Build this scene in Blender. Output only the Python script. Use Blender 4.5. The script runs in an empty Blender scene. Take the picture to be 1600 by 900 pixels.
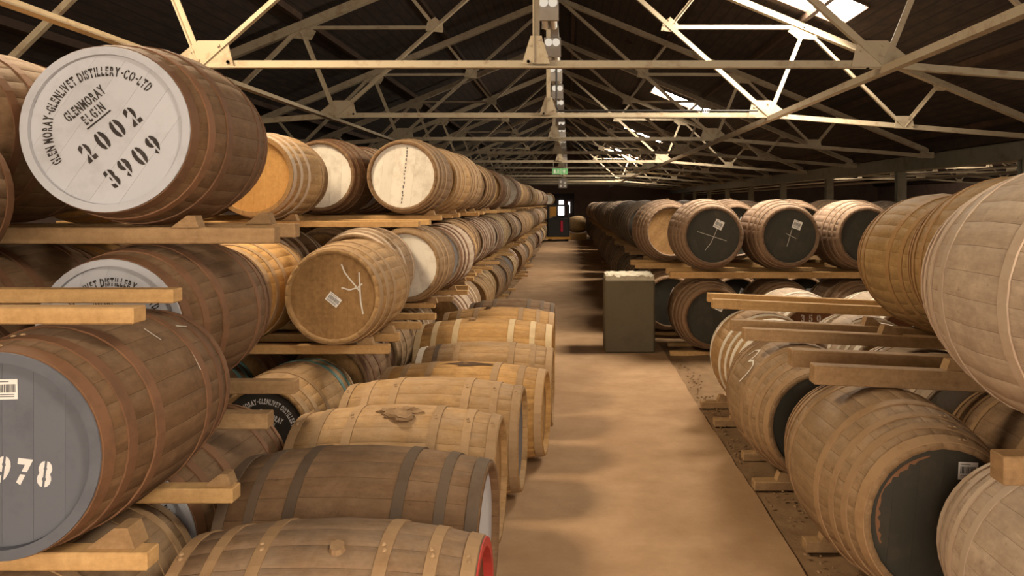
import bpy, bmesh, math, random
from mathutils import Vector, Matrix
rnd = random.Random(7)
PI = math.pi
SC = bpy.context.scene
COL = SC.collection

# ------------------------------------------------------------------ camera, world, exposure
EYE = 1.75
cam = bpy.data.cameras.new('camera'); cam_o = bpy.data.objects.new('camera', cam); COL.objects.link(cam_o)
cam.sensor_width = 36.0; cam.lens = 36.0 * 1250 / 1600
cam.shift_x = -90 / 1600; cam.shift_y = -132 / 1600
cam.clip_start = 0.05; cam.clip_end = 200
cam_o.location = (0, 0, EYE); cam_o.rotation_euler = (PI / 2, 0, 0)
SC.camera = cam_o
SC.view_settings.view_transform = 'Standard'; SC.view_settings.look = 'None'
SC.view_settings.gamma = 1.0; SC.view_settings.use_curve_mapping = False
SC.view_settings.exposure = 0.0
world = bpy.data.worlds.new('world'); SC.world = world; world.use_nodes = True
wb = world.node_tree.nodes['Background']
wb.inputs[0].default_value = (1.0, 0.82, 0.63, 1); wb.inputs[1].default_value = 7.0
SKY_L = 64.0           # daylight in the left rooflight
SKY_R = 100.0           # daylight in the right rooflights
FILL_DOOR = dict(x0=-3.2, x1=3.6, z1=3.6, y=-3.5)     # unseen doorway behind the camera, added to let fill light in

# ------------------------------------------------------------------ helpers
def link(name, mesh, parent=None, mat=None):
    o = bpy.data.objects.new(name, mesh); COL.objects.link(o)
    if parent is not None: o.parent = parent
    if mat is not None and mesh is not None:
        if not mesh.materials: mesh.materials.append(mat)
        else:
            o.material_slots[0].link = 'OBJECT'; o.material_slots[0].material = mat
    return o
def part(name, mesh, parent, mat, loc=(0, 0, 0), rot=None):
    """share mesh data between alike pieces, material on the object"""
    if not mesh.materials: mesh.materials.append(None)
    o = bpy.data.objects.new(name, mesh); COL.objects.link(o); o.parent = parent
    o.material_slots[0].link = 'OBJECT'; o.material_slots[0].material = mat
    o.location = loc
    if rot: o.rotation_euler = rot
    return o
def tag(o, label, cat=None, group=None, kind=None):
    if label: o['label'] = label
    if cat: o['category'] = cat
    if group: o['group'] = group
    if kind: o['kind'] = kind
    return o
def empty(name, loc=(0, 0, 0), rz=0.0):
    o = bpy.data.objects.new(name, None); COL.objects.link(o); o.empty_display_size = 0.1
    o.location = loc; o.rotation_euler = (0, 0, rz); return o
def mesh_from(name, v, f, smooth=False):
    m = bpy.data.meshes.new(name); m.from_pydata(v, [], f); m.update()
    if smooth: m.polygons.foreach_set('use_smooth', [True] * len(m.polygons))
    return m
class MB:
    def __init__(s): s.v = []; s.f = []
    def add(s, v, f):
        n = len(s.v); s.v += [tuple(p) for p in v]; s.f += [tuple(i + n for i in q) for q in f]; return s
    def box(s, x0, x1, y0, y1, z0, z1, M=None):
        v = [Vector((x, y, z)) for x in (x0, x1) for y in (y0, y1) for z in (z0, z1)]
        if M is not None: v = [M @ p for p in v]
        return s.add(v, [(0, 1, 3, 2), (4, 6, 7, 5), (0, 4, 5, 1), (2, 3, 7, 6), (0, 2, 6, 4), (1, 5, 7, 3)])
    def prism(s, pts, y0, y1, M=None):
        n = len(pts); v = [Vector((x, y0, z)) for x, z in pts] + [Vector((x, y1, z)) for x, z in pts]
        if M is not None: v = [M @ p for p in v]
        f = [tuple(range(n)), tuple(range(2 * n - 1, n - 1, -1))] + [(i, i + n, (i + 1) % n + n, (i + 1) % n) for i in range(n)]
        return s.add(v, f)
    def bar(s, p, q, w, t, up=(0, 0, 1), L=False):
        p = Vector(p); q = Vector(q); d = (q - p); ln = d.length; d.normalize()
        u = Vector(up); a = d.cross(u)
        if a.length < 1e-4: a = d.cross(Vector((0, 1, 0)))
        a.normalize(); b = a.cross(d)
        M = Matrix(((a.x, d.x, b.x, p.x), (a.y, d.y, b.y, p.y), (a.z, d.z, b.z, p.z), (0, 0, 0, 1)))
        if L:
            k = 0.012
            pts = [(-t / 2, -w / 2), (-t / 2, w / 2), (-t / 2 + k, w / 2), (-t / 2 + k, -w / 2 + k), (t / 2, -w / 2 + k), (t / 2, -w / 2)]
            return s.prism(pts, 0, ln, M)
        return s.box(-t / 2, t / 2, 0, ln, -w / 2, w / 2, M)
    def cyl(s, p, q, r, n=12, r2=None):
        p = Vector(p); q = Vector(q); d = (q - p).normalized(); r2 = r if r2 is None else r2
        a = d.orthogonal().normalized(); b = d.cross(a)
        v = [p + (a * math.cos(2 * PI * i / n) + b * math.sin(2 * PI * i / n)) * r for i in range(n)]
        v += [q + (a * math.cos(2 * PI * i / n) + b * math.sin(2 * PI * i / n)) * r2 for i in range(n)]
        return s.add(v, [(i, (i + 1) % n, (i + 1) % n + n, i + n) for i in range(n)] + [tuple(range(n - 1, -1, -1)), tuple(range(n, 2 * n))])
    def build(s, name, mat=None, parent=None, smooth=False):
        return link(name, mesh_from(name, s.v, s.f, smooth), parent, mat)
    def mesh(s, name, smooth=False): return mesh_from(name, s.v, s.f, smooth)
def bevel_mesh(m, w=0.006):
    bm = bmesh.new(); bm.from_mesh(m)
    bmesh.ops.recalc_face_normals(bm, faces=bm.faces)
    bmesh.ops.bevel(bm, geom=bm.edges[:], offset=w, segments=1, affect='EDGES', profile=0.5)
    bm.to_mesh(m); bm.free(); return m
ORD = ['first', 'second', 'third', 'fourth', 'fifth', 'sixth', 'seventh', 'eighth', 'ninth', 'tenth', 'eleventh', 'twelfth', 'thirteenth',
       'fourteenth', 'fifteenth', 'sixteenth', 'seventeenth', 'eighteenth', 'nineteenth', 'twentieth', 'twenty-first', 'twenty-second',
       'twenty-third', 'twenty-fourth', 'twenty-fifth', 'twenty-sixth', 'twenty-seventh', 'twenty-eighth', 'twenty-ninth', 'thirtieth',
       'thirty-first', 'thirty-second', 'thirty-third', 'thirty-fourth', 'thirty-fifth', 'thirty-sixth', 'thirty-seventh', 'thirty-eighth', 'thirty-ninth', 'fortieth', 'forty-first', 'forty-second']

# ------------------------------------------------------------------ materials
def mat_new(name):
    m = bpy.data.materials.new(name); m.use_nodes = True
    nt = m.node_tree; return m, nt, nt.nodes['Principled BSDF']
def N(nt, t, **kw):
    n = nt.nodes.new(t)
    for k, v in kw.items(): setattr(n, k, v)
    return n
def mathn(nt, op, a, b=None, clamp=False):
    n = N(nt, 'ShaderNodeMath', operation=op); n.use_clamp = clamp
    for i, x in enumerate((a, b)):
        if x is None: continue
        if isinstance(x, (int, float)): n.inputs[i].default_value = x
        else: nt.links.new(x, n.inputs[i])
    return n.outputs[0]
def mixc(nt, f, a, b, mode='MIX'):
    n = N(nt, 'ShaderNodeMix', data_type='RGBA', blend_type=mode)
    for i, x in ((0, f), (6, a), (7, b)):
        if isinstance(x, (int, float)): n.inputs[i].default_value = x
        elif isinstance(x, tuple): n.inputs[i].default_value = (*x[:3], 1)
        else: nt.links.new(x, n.inputs[i])
    return n.outputs[2]
def ramp(nt, f, lo, hi):
    n = N(nt, 'ShaderNodeMapRange'); n.inputs[1].default_value = lo; n.inputs[2].default_value = hi
    nt.links.new(f, n.inputs[0]); return n.outputs[0]
def noise4(nt, scale_vec, scale, detail=4, rough=0.6, w=None, dim='4D'):
    tc = N(nt, 'ShaderNodeTexCoord'); mp = N(nt, 'ShaderNodeMapping'); mp.inputs[3].default_value = scale_vec
    nt.links.new(tc.outputs['Object'], mp.inputs[0])
    n = N(nt, 'ShaderNodeTexNoise', noise_dimensions=dim); n.inputs['Scale'].default_value = scale
    n.inputs['Detail'].default_value = detail; n.inputs['Roughness'].default_value = rough
    nt.links.new(mp.outputs[0], n.inputs['Vector'])
    if w is not None: nt.links.new(w, n.inputs['W'])
    return n.outputs['Fac']
def noise_w(nt, scale_vec, scale, detail=5, rough=.65):
    ge = N(nt, 'ShaderNodeNewGeometry'); mp = N(nt, 'ShaderNodeMapping'); mp.inputs[3].default_value = scale_vec
    nt.links.new(ge.outputs['Position'], mp.inputs[0])
    n = N(nt, 'ShaderNodeTexNoise', noise_dimensions='3D'); n.inputs['Scale'].default_value = scale
    n.inputs['Detail'].default_value = detail; n.inputs['Roughness'].default_value = rough
    nt.links.new(mp.outputs[0], n.inputs['Vector']); return n.outputs['Fac']
def rnd_val(nt):
    oi = N(nt, 'ShaderNodeObjectInfo'); at = N(nt, 'ShaderNodeAttribute', attribute_name='pick')
    return mathn(nt, 'FRACT', mathn(nt, 'ADD', oi.outputs['Random'], at.outputs['Fac']))
def wood(name, base, dark, dust=None, dust_amt=0.0, vary=0.2, grain=(22, 2.0, 22), stain=0.55, rough=0.8):
    m, nt, bs = mat_new(name); r = rnd_val(nt); w = mathn(nt, 'MULTIPLY', r, 37.0)
    g = ramp(nt, noise4(nt, grain, 1.0, 5, 0.62, w), 0.32, 0.72)
    c = mixc(nt, g, dark, base)
    st = ramp(nt, noise_w(nt, (1, 1, 1), 5.5, 6, 0.68), 0.47, 0.66)
    c = mixc(nt, mathn(nt, 'MULTIPLY', st, stain), c, tuple(x * .55 for x in dark))
    f = mathn(nt, 'ADD', mathn(nt, 'MULTIPLY', r, vary), 1.0 - vary * .55)
    mul = N(nt, 'ShaderNodeVectorMath', operation='SCALE'); nt.links.new(c, mul.inputs[0]); nt.links.new(f, mul.inputs['Scale'])
    c = mul.outputs[0]
    fm = ramp(nt, noise4(nt, (1, .4, 1), 34.0, 4, .7, w), .25, .75); c = mixc(nt, .45, c, mixc(nt, fm, tuple(x * .6 for x in dark), tuple(min(1, x * 1.12) for x in base)))
    if name.startswith('oak'):
        lp = ramp(nt, noise_w(nt, (1, 1, 1), 3.1, 7, .72), .52, .70)
        c = mixc(nt, mathn(nt, 'MULTIPLY', lp, .38), c, tuple(min(1, x * 1.45 + .03) for x in base))
        sc2 = ramp(nt, noise_w(nt, (1, 1, 1), 42.0, 3, .6), .64, .74); c = mixc(nt, mathn(nt, 'MULTIPLY', sc2, .5), c, tuple(x * .4 for x in dark))
    if dust:
        ge = N(nt, 'ShaderNodeNewGeometry'); sp = N(nt, 'ShaderNodeSeparateXYZ'); nt.links.new(ge.outputs['Normal'], sp.inputs[0])
        du = ramp(nt, sp.outputs['Z'], 0.15, 0.95); dn = ramp(nt, noise_w(nt, (1, 1, 1), 7.0, 6, .7), .30, .66)
        c = mixc(nt, mathn(nt, 'MULTIPLY', mathn(nt, 'MULTIPLY', du, dn), dust_amt), c, dust)
    nt.links.new(c, bs.inputs['Base Color']); bs.inputs['Roughness'].default_value = rough
    bs.inputs['Specular IOR Level'].default_value = 0.25
    b = N(nt, 'ShaderNodeBump'); b.inputs['Strength'].default_value = 0.5; b.inputs['Distance'].default_value = 0.004
    nt.links.new(g, b.inputs['Height']); nt.links.new(b.outputs[0], bs.inputs['Normal'])
    return m
def paint(name, base, worn, amt=0.5, scale=7.0, rough=0.6, spec=0.3, lo=.5, hi=.72, vary=.12, metal=0.0):
    m, nt, bs = mat_new(name); r = rnd_val(nt); w = mathn(nt, 'MULTIPLY', r, 19.0)
    n1 = ramp(nt, noise4(nt, (1, 1, 1), scale, 6, .68, w), lo, hi)
    c = mixc(nt, mathn(nt, 'MULTIPLY', n1, amt), base, worn)
    f = mathn(nt, 'ADD', mathn(nt, 'MULTIPLY', r, vary), 1.0 - vary * .5)
    mul = N(nt, 'ShaderNodeVectorMath', operation='SCALE'); nt.links.new(c, mul.inputs[0]); nt.links.new(f, mul.inputs['Scale'])
    nt.links.new(mul.outputs[0], bs.inputs['Base Color']); bs.inputs['Roughness'].default_value = rough
    bs.inputs['Specular IOR Level'].default_value = spec; bs.inputs['Metallic'].default_value = metal
    b = N(nt, 'ShaderNodeBump'); b.inputs['Strength'].default_value = 0.2; b.inputs['Distance'].default_value = 0.003
    nt.links.new(n1, b.inputs['Height']); nt.links.new(b.outputs[0], bs.inputs['Normal'])
    return m
def emit(name, col, s):
    m, nt, bs = mat_new(name); e = N(nt, 'ShaderNodeEmission'); e.inputs[0].default_value = (*col, 1); e.inputs[1].default_value = s
    nt.links.new(e.outputs[0], nt.nodes['Material Output'].inputs[0]); return m
DUST = (.42, .33, .25)
M = {
 'tan':    wood('oak_tan', (.43, .265, .115), (.25, .14, .055), DUST, .35),
 'honey':  wood('oak_honey', (.50, .29, .10), (.32, .165, .05), DUST, .15),
 'brown':  wood('oak_brown', (.26, .155, .08), (.14, .08, .038), DUST, .3, vary=.09),
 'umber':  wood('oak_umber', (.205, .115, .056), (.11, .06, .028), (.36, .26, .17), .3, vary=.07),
 'ochre':  wood('oak_ochre', (.40, .25, .10), (.25, .145, .055), DUST, .3, vary=.06),
 'grey':   wood('oak_grey', (.52, .405, .30), (.38, .285, .205), DUST, .3, vary=.05),
 'drab':   wood('oak_drab', (.33, .212, .112), (.20, .122, .06), DUST, .35, vary=.08),
 'dusty':  wood('oak_dusty', (.22, .14, .085), (.13, .078, .046), (.47, .36, .28), .9, vary=.07),
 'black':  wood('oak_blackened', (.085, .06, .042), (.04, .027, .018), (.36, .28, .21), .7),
 'pine':   wood('pine_timber', (.60, .38, .17), (.42, .235, .085), None, 0, vary=.35, grain=(2.0, 24, 24), stain=.2),
 'pine_dull': wood('pine_weathered', (.42, .27, .135), (.27, .155, .07), None, 0, vary=.3, grain=(2.0, 24, 24), stain=.4),
 'raw':    wood('head_raw_oak', (.40, .235, .095), (.22, .115, .042), None, 0, grain=(20, 20, 2.0), stain=.55),
 'raworange': wood('head_orange_oak', (.62, .35, .12), (.47, .24, .07), None, 0, vary=.06, grain=(9, 9, 1.5), stain=.12),
 'hsilver': paint('head_grey_paint', (.47, .475, .51), (.34, .33, .345), .6, 6),
 'hwhite': paint('head_cream_paint', (.70, .65, .56), (.38, .31, .24), .75, 7, lo=.48, hi=.75),
 'hslate': paint('head_slate_paint', (.115, .12, .14), (.07, .07, .082), .7, 5),
 'hblack': paint('head_black_paint', (.030, .026, .022), (.07, .05, .035), .6, 6),
 'hdark':  paint('head_dark_green_paint', (.040, .037, .028), (.075, .06, .04), .7, 5, rough=.75),
 'hbrown': paint('head_brown_paint', (.16, .07, .035), (.09, .04, .02), .7, 6),
 'rust':   paint('hoop_rust', (.18, .088, .044), (.10, .053, .028), .8, 9, rough=.75, vary=.4),
 'irondust': paint('hoop_dusty_iron', (.33, .215, .115), (.20, .115, .055), .7, 8, rough=.75, vary=.3),
 'ironpale': paint('hoop_pale_iron', (.55, .42, .25), (.36, .24, .13), .6, 8, rough=.7, vary=.2),
 'irondark': paint('hoop_dark_iron', (.13, .09, .06), (.085, .056, .036), .7, 8, rough=.7, vary=.4),
 'irongrey': paint('hoop_grey_iron', (.47, .365, .27), (.40, .25, .16), .6, 8, rough=.7, vary=.3),
 'hoopdrab': paint('hoop_drab_iron', (.31, .195, .10), (.19, .105, .048), .7, 8, rough=.75, vary=.15),
 'hoopdusty': paint('hoop_dusty_brown', (.24, .155, .095), (.16, .095, .055), .7, 8, rough=.8, vary=.15),
 'hoopochre': paint('hoop_ochre_iron', (.33, .19, .075), (.24, .115, .045), .7, 8, rough=.75, vary=.15),
 'rimgrey': paint('rim_worn_grey', (.36, .31, .28), (.24, .17, .13), .6, 14),
 'hoopwhite': paint('hoop_whitewashed', (.66, .60, .50), (.42, .33, .24), .6, 9, rough=.7),
 'hoopteal': paint('hoop_teal_paint', (.10, .22, .21), (.14, .12, .08), .6, 9, rough=.6),
 'redrim': paint('rim_red_paint', (.42, .045, .035), (.25, .04, .03), .5, 12),
 'ink':    paint('stencil_black', (.035, .028, .025), (.16, .14, .13), .35, 22, rough=.8),
 'white_ink': paint('stencil_white', (.66, .64, .62), (.42, .41, .42), .4, 20, rough=.8),
 'chalk':  paint('chalk_line', (.70, .66, .58), (.40, .34, .27), .5, 40, rough=.95),
 'label':  paint('label_paper', (.75, .73, .70), (.60, .57, .52), .4, 14, rough=.7),
 'barcode': paint('label_print', (.10, .10, .10), (.2, .2, .2), .4, 20, rough=.7),
 'steel':  paint('truss_cream_paint', (.40, .335, .235), (.20, .125, .07), .9, 7, rough=.6, lo=.52, hi=.75),
 'steel_dull': paint('post_grey_paint', (.23, .225, .18), (.13, .10, .07), .7, 5, rough=.6),
 'purlin': paint('purlin_dark', (.050, .030, .020), (.13, .07, .04), .5, 6, rough=.85),
 'grease': paint('machine_black', (.025, .023, .022), (.05, .04, .035), .5, 8, rough=.45),
 'yellow': paint('machine_yellow', (.60, .30, .05), (.30, .15, .05), .5, 8),
 'redplastic': paint('machine_red', (.60, .03, .07), (.4, .03, .05), .3, 8),
 'bung':   wood('bung_cloth', (.34, .22, .12), (.20, .12, .06), None, 0, grain=(9, 9, 9)),
 'stainm': paint('dark_spill', (.07, .038, .02), (.12, .065, .03), .6, 30),
 'trunk':  paint('trunking_grey', (.30, .27, .24), (.20, .16, .13), .5, 6),
 'tube':   paint('lamp_tube', (.80, .78, .74), (.7, .68, .64), .3, 6, rough=.3),
 'lamp':   emit('lamp_glow', (1.0, .86, .68), .75),
 'boxgreen': paint('olive_painted_block', (.105, .085, .052), (.075, .058, .034), .8, 4, rough=.85),
 'boxtop': paint('pale_chipped_top', (.42, .38, .29), (.22, .17, .11), .7, 8, rough=.9),
 'signgreen': paint('sign_green', (.16, .42, .18), (.12, .3, .14), .3, 8, rough=.5),
 'signwhite': paint('sign_white', (.62, .70, .58), (.5, .55, .45), .3, 8, rough=.5),
 'endwall': paint('end_wall_brick', (.22, .15, .12), (.13, .085, .07), .8, 2.0, rough=.9),
 'door':   paint('door_dark', (.045, .032, .03), (.03, .02, .02), .5, 4),
 'day':    emit('daylight_window', (1.0, .97, .92), 14.0),
 'sky_l':  emit('rooflight_left', (1.0, .79, .53), SKY_L),
 'sky_r':  emit('rooflight_right', (1.0, .86, .68), SKY_R),
}
# concrete path, earth, roof boards
def ground(name, a, b, cdark, sc, bump):
    m, nt, bs = mat_new(name)
    n1 = ramp(nt, noise4(nt, (1, 1, 1), sc, 8, .65, dim='3D'), .35, .68); n2 = ramp(nt, noise4(nt, (1, .5, 1), sc * .3, 3, .5, dim='3D'), .38, .68)
    c = mixc(nt, n1, a, b); c = mixc(nt, mathn(nt, 'MULTIPLY', n2, .6), c, cdark)
    n3 = ramp(nt, noise4(nt, (1, 1, 1), sc * 14, 3, .6, dim='3D'), .62, .7)
    c = mixc(nt, mathn(nt, 'MULTIPLY', n3, .35), c, cdark)
    nt.links.new(c, bs.inputs['Base Color']); bs.inputs['Roughness'].default_value = .9; bs.inputs['Specular IOR Level'].default_value = .2
    bp = N(nt, 'ShaderNodeBump'); bp.inputs['Strength'].default_value = bump; bp.inputs['Distance'].default_value = .01
    nt.links.new(n1, bp.inputs['Height']); nt.links.new(bp.outputs[0], bs.inputs['Normal']); return m
M['path'] = ground('concrete_path', (.32, .198, .106), (.43, .28, .16), (.265, .155, .08), 3.2, .25)
M['earth'] = ground('bare_earth', (.21, .125, .065), (.30, .19, .10), (.13, .08, .04), 6.0, .6)
m, nt, bs = mat_new('roof_boards')
g = ramp(nt, noise4(nt, (1.2, .35, 1.2), 9.0, 6, .7, dim='3D'), .35, .75)
tc = N(nt, 'ShaderNodeTexCoord'); wv = N(nt, 'ShaderNodeTexWave', bands_direction='X'); wv.inputs['Scale'].default_value = 2.2
wv.inputs['Distortion'].default_value = .4; nt.links.new(tc.outputs['Object'], wv.inputs[0])
c = mixc(nt, g, (.017, .0105, .0075), (.058, .035, .024)); c = mixc(nt, mathn(nt, 'MULTIPLY', ramp(nt, wv.outputs['Fac'], .0, .12), 1.0), (.012, .008, .006), c)
nt.links.new(c, bs.inputs['Base Color']); bs.inputs['Roughness'].default_value = .95; M['roof'] = m

# ------------------------------------------------------------------ the shell
H = 1.146; S = 3.8; CX = -.22; ZR = 5.42; SL = .41; EAVE = 6.67
Y0, Y1 = FILL_DOOR['y'], 52.0
def rz(x, cx=CX): return ZR - SL * abs(x - cx)
# ground: bare earth, slightly uneven
nx, ny = 60, 120
gv = []; gf = []
for j in range(ny + 1):
    for i in range(nx + 1):
        x = -7.4 + 28.4 * i / nx; y = Y0 + (Y1 - Y0) * (j / ny) ** 1.6
        gv.append((x, y, -.02 + .012 * math.sin(x * 5.1 + y * 2.3) * math.sin(y * 4.7 - x) ))
for j in range(ny):
    for i in range(nx):
        a = j * (nx + 1) + i; gf.append((a, a + 1, a + nx + 2, a + nx + 1))
tag(link('floor', mesh_from('floor', gv, gf, True), None, M['earth']), 'bare brown earth floor beneath the cask stacks', kind='structure')
# concrete path with a ragged edge
pv = []; pf = []; n = 260
for j in range(n + 1):
    y = Y0 + (Y1 - Y0) * (j / n) ** 1.4
    xr = 1.115 + .004 * math.sin(y * 1.7) + rnd.uniform(-.007, .007); xl = -1.16 + .02 * math.sin(y * 2.2)
    pv += [(xl, y, -.06), (xl, y, .0), (xr, y, .0), (xr + .01, y, -.06)]
for j in range(n):
    a = j * 4
    for k in range(3): pf.append((a + k, a + k + 1, a + k + 5, a + k + 4))
tag(link('floor_path', mesh_from('floor_path', pv, pf), None, M['path']), 'worn concrete path down the middle of the aisle', kind='structure')
# rooflights: (slope side, x near ridge, x near eave, y0, y1)
LIGHTS_R = [(-1.0, -.25), (9.2, 10.2), (19.4, 20.4), (29.6, 30.6), (39.8, 40.8)]  # the first, out of view, is added to brighten the near casks
XA, XB = 2.05, 3.45
LX0, LX1, LY0, LY1 = -3.55, -2.6, 4.35, 5.7
T = .12
def slope_quad(mb, xa, xb, ya, yb, cx=CX, lift=T):
    za, zb = rz(xa, cx) + lift, rz(xb, cx) + lift
    v = [(xa, ya, za), (xb, ya, zb), (xb, yb, zb), (xa, yb, za), (xa, ya, za + .03), (xb, ya, zb + .03), (xb, yb, zb + .03), (xa, yb, za + .03)]
    mb.add(v, [(0, 1, 2, 3), (4, 7, 6, 5), (0, 4, 5, 1), (1, 5, 6, 2), (2, 6, 7, 3), (3, 7, 4, 0)])
def slope(name, x_r, x_e, holes, xa, xb, label, cx=CX):
    mb = MB()
    slope_quad(mb, x_r, xa, Y0, Y1, cx); slope_quad(mb, xb, x_e, Y0, Y1, cx)
    y = Y0
    for h0, h1 in holes: slope_quad(mb, xa, xb, y, h0, cx); y = h1
    slope_quad(mb, xa, xb, y, Y1, cx)
    tag(mb.build(name, M['roof']), label, kind='structure')
slope('ceiling', CX, CX + EAVE, LIGHTS_R, XA, XB, 'dark boarded right slope of the warehouse roof')
slope('ceiling', CX, CX - EAVE - .4, [(LY0, LY1)], LX1, LX0, 'dark boarded left slope of the warehouse roof')
CX2 = CX + 2 * EAVE + .35
L2H = [(5.0, 6.4), (14.0, 15.4), (24.0, 25.4), (34.0, 35.4)]
slope('ceiling', CX2, CX2 - EAVE, L2H, CX2 - 2.2, CX2 - 3.4, 'dark roof slope over the neighbouring bay', CX2)
slope('ceiling', CX2, CX2 + EAVE, [], CX2 + 2.2, CX2 + 3.4, 'far roof slope of the neighbouring bay', CX2)
wn = 0
def rooflight(xa, xb, ya, yb, mat, label, cx=CX):
    global wn; wn += 1
    e = empty('window_%d' % wn, ((xa + xb) / 2, (ya + yb) / 2, rz((xa + xb) / 2, cx) + T)); tag(e, label, kind='structure')
    def L(p): return (p[0] - e.location.x, p[1] - e.location.y, p[2] - e.location.z)
    mb = MB(); lift = T + .02
    mb.add([L((xa, ya, rz(xa, cx) + lift)), L((xb, ya, rz(xb, cx) + lift)), L((xb, yb, rz(xb, cx) + lift)), L((xa, yb, rz(xa, cx) + lift))], [(0, 1, 2, 3)])
    mb.build('pane', mat, e)
    for t in (0, 1):
        y = ya if t == 0 else yb
        MB().bar(L((xa, y, rz(xa, cx) + T)), L((xb, y, rz(xb, cx) + T)), .05, .04).build('frame_bar', M['purlin'], e)
    for x in (xa, xb, xa + (xb - xa) * .72):
        MB().bar(L((x, ya, rz(x, cx) + T - .01)), L((x, yb, rz(x, cx) + T - .01)), .05, .03).build('frame_bar', M['purlin'], e)
for k, (a, b) in enumerate(LIGHTS_R):
    rooflight(XA, XB, a, b, M['sky_r'], ['rooflight in the right roof slope above the camera', 'bright rooflight at the upper right, nearest in view', 'second bright rooflight down the right roof slope', 'third small rooflight down the right roof slope', 'farthest tiny rooflight in the right roof slope'][k])
rooflight(LX1, LX0, LY0, LY1, M['sky_l'], 'rooflight high over the left stacks near the camera')
for k, (a, b) in enumerate(L2H):
    rooflight(CX2 - 2.2, CX2 - 3.4, a, b, M['sky_r'], '%s rooflight over the neighbouring bay on the right' % ORD[k], CX2)
rooflight(1.13, 1.22, 15.85, 16.0, M['day'], 'tiny bright hole high in the right roof slope')
# walls
mb = MB(); mb.box(-7.5, 21, Y1, Y1 + .3, -.1, 6); tag(mb.build('wall_back', M['endwall']), 'dim brown end wall of the warehouse', kind='structure')
mb = MB(); mb.box(-7.7, -7.3, Y0, Y1, -.1, 2.9); tag(mb.build('wall_left', M['endwall']), 'dark side wall behind the left stacks', kind='structure')
mb = MB(); mb.box(20.0, 20.6, Y0, Y1, -.1, 2.9); tag(mb.build('wall_right', M['endwall']), 'dark side wall beyond the neighbouring bay', kind='structure')
mb = MB()
mb.box(-7.5, FILL_DOOR['x0'], Y0 - .3, Y0, -.1, 6); mb.box(FILL_DOOR['x1'], 21, Y0 - .3, Y0, -.1, 6); mb.box(FILL_DOOR['x0'], FILL_DOOR['x1'], Y0 - .3, Y0, FILL_DOOR['z1'], 6)
tag(mb.build('wall_front', M['endwall']), 'front wall around the open loading doorway', kind='structure')
# end door with daylight panes
d = empty('door_1', (-.45, Y1 - .05, 0)); tag(d, 'dark end door with two bright panes', kind='structure')
mb = MB(); mb.box(-.75, .75, -.04, .04, 0, 2.4); mb.build('door_leaf', M['door'], d)
def pane(x0, x1, z0, z1):
    mb = MB(); mb.box(x0, x1, -.07, -.042, z0, z1); o = mb.build('pane', M['day'], d); return o
pane(-.28, .08, .98, 1.60); pane(-.23, .05, 1.70, 1.94); pane(.36, .46, 1.15, 1.85)
mb = MB(); mb.box(.18, .32, -.08, -.04, .9, 2.0); mb.build('mullion', M['hbrown'], d)

# ------------------------------------------------------------------ roof trusses
def tpt(u, w): return (CX + u * H, EYE + w * H)
def truss_parts():
    A = {}
    CN = 2.45
    AP = (CX, ZR - .03); ev = CX + EAVE
    pts = {}
    mem = []
    Zc = EYE + 1.0 * H
    mem.append(('tie_bar', (CX - CN * H, Zc), (CX + CN * H, Zc), .068))
    mem.append(('king_post', (CX - .055, Zc), (CX - .055, ZR - .1), .055))
    gus = [((CX - .055, Zc + .09), [(-.115, -.09), (.115, -.09), (.045, .14), (-.045, .14)])]
    for s in (-1, 1):
        cn = (CX + s * CN * H, Zc); e = (CX + s * EAVE, rz(CX + EAVE) - .04)
        le = (CX + s * (EAVE - .02), e[1] - .06)
        mem.append(('rafter', AP, e, .105)); mem.append(('tie_bar', cn, le, .068))
        mem.append(('strut', cn, (AP[0] + s * .1, AP[1] - .08), .055))
        x1 = CX + s * 2.85 * H; p1 = (x1, rz(x1) - .05)
        mid = (CX + s * 1.33 * H, Zc + (AP[1] - Zc) * (CN - 1.33) / CN)
        mem.append(('strut', p1, mid, .05)); mem.append(('strut', p1, cn, .05))
        t = .5; ln = (cn[0] + (le[0] - cn[0]) * .455, cn[1] + (le[1] - cn[1]) * .455)
        mem.append(('strut', p1, ln, .05))
        x2 = CX + s * 4.38 * H; p2 = (x2, rz(x2) - .05); mem.append(('strut', ln, p2, .045))
        x3 = CX + s * 1.7 * H; p3 = (x3, rz(x3) - .05); mem.append(('strut', mid, p3, .045))
        gus.append(((cn[0], cn[1]), [(-.28 * s, -.04), (.32 * s, -.05), (.02 * s, .19), (-.22 * s, .19)] if s > 0 else [(.28, -.04), (.22, .19), (-.02, .19), (-.32, -.05)]))
        gus.append((p1, [(-.22, -.05), (-.1, -.14), (.14, -.16), (.2, -.05), (.05, .03), (-.08, .06)]))
        gus.append((ln, [(-.13, -.03), (.13, -.03), (.10, .13), (-.11, .13)]))
        gus.append((mid, [(-.12, -.05), (.1, -.07), (.1, .04), (0, .13), (-.1, .06)]))
        gus.append((p2, [(-.12, .02), (-.05, -.1), (.06, -.1), (.14, -.02)]))
        gus.append((le, [(-.28 * s, -.03), (.02 * s, -.03), (.02 * s, .09), (-.12 * s, .15), (-.26 * s, .04)]))
    return mem, gus
MEM, GUS = truss_parts()
TM = []
for nm, a, b, w in MEM:
    mb = MB(); mb.bar((a[0] - CX, 0, a[1]), (b[0] - CX, 0, b[1]), w, w, up=(0, -1, 0) if nm == 'king_post' else (0, 0, 1), L=True)
    TM.append((nm, mb.mesh(nm)))
for (cx, cz), poly in GUS:
    mb = MB(); mb.prism([(cx - CX + p[0], cz + p[1]) for p in poly], -.016, -.004); TM.append(('gusset_plate', mb.mesh('gusset_plate')))
rv = MB()
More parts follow.
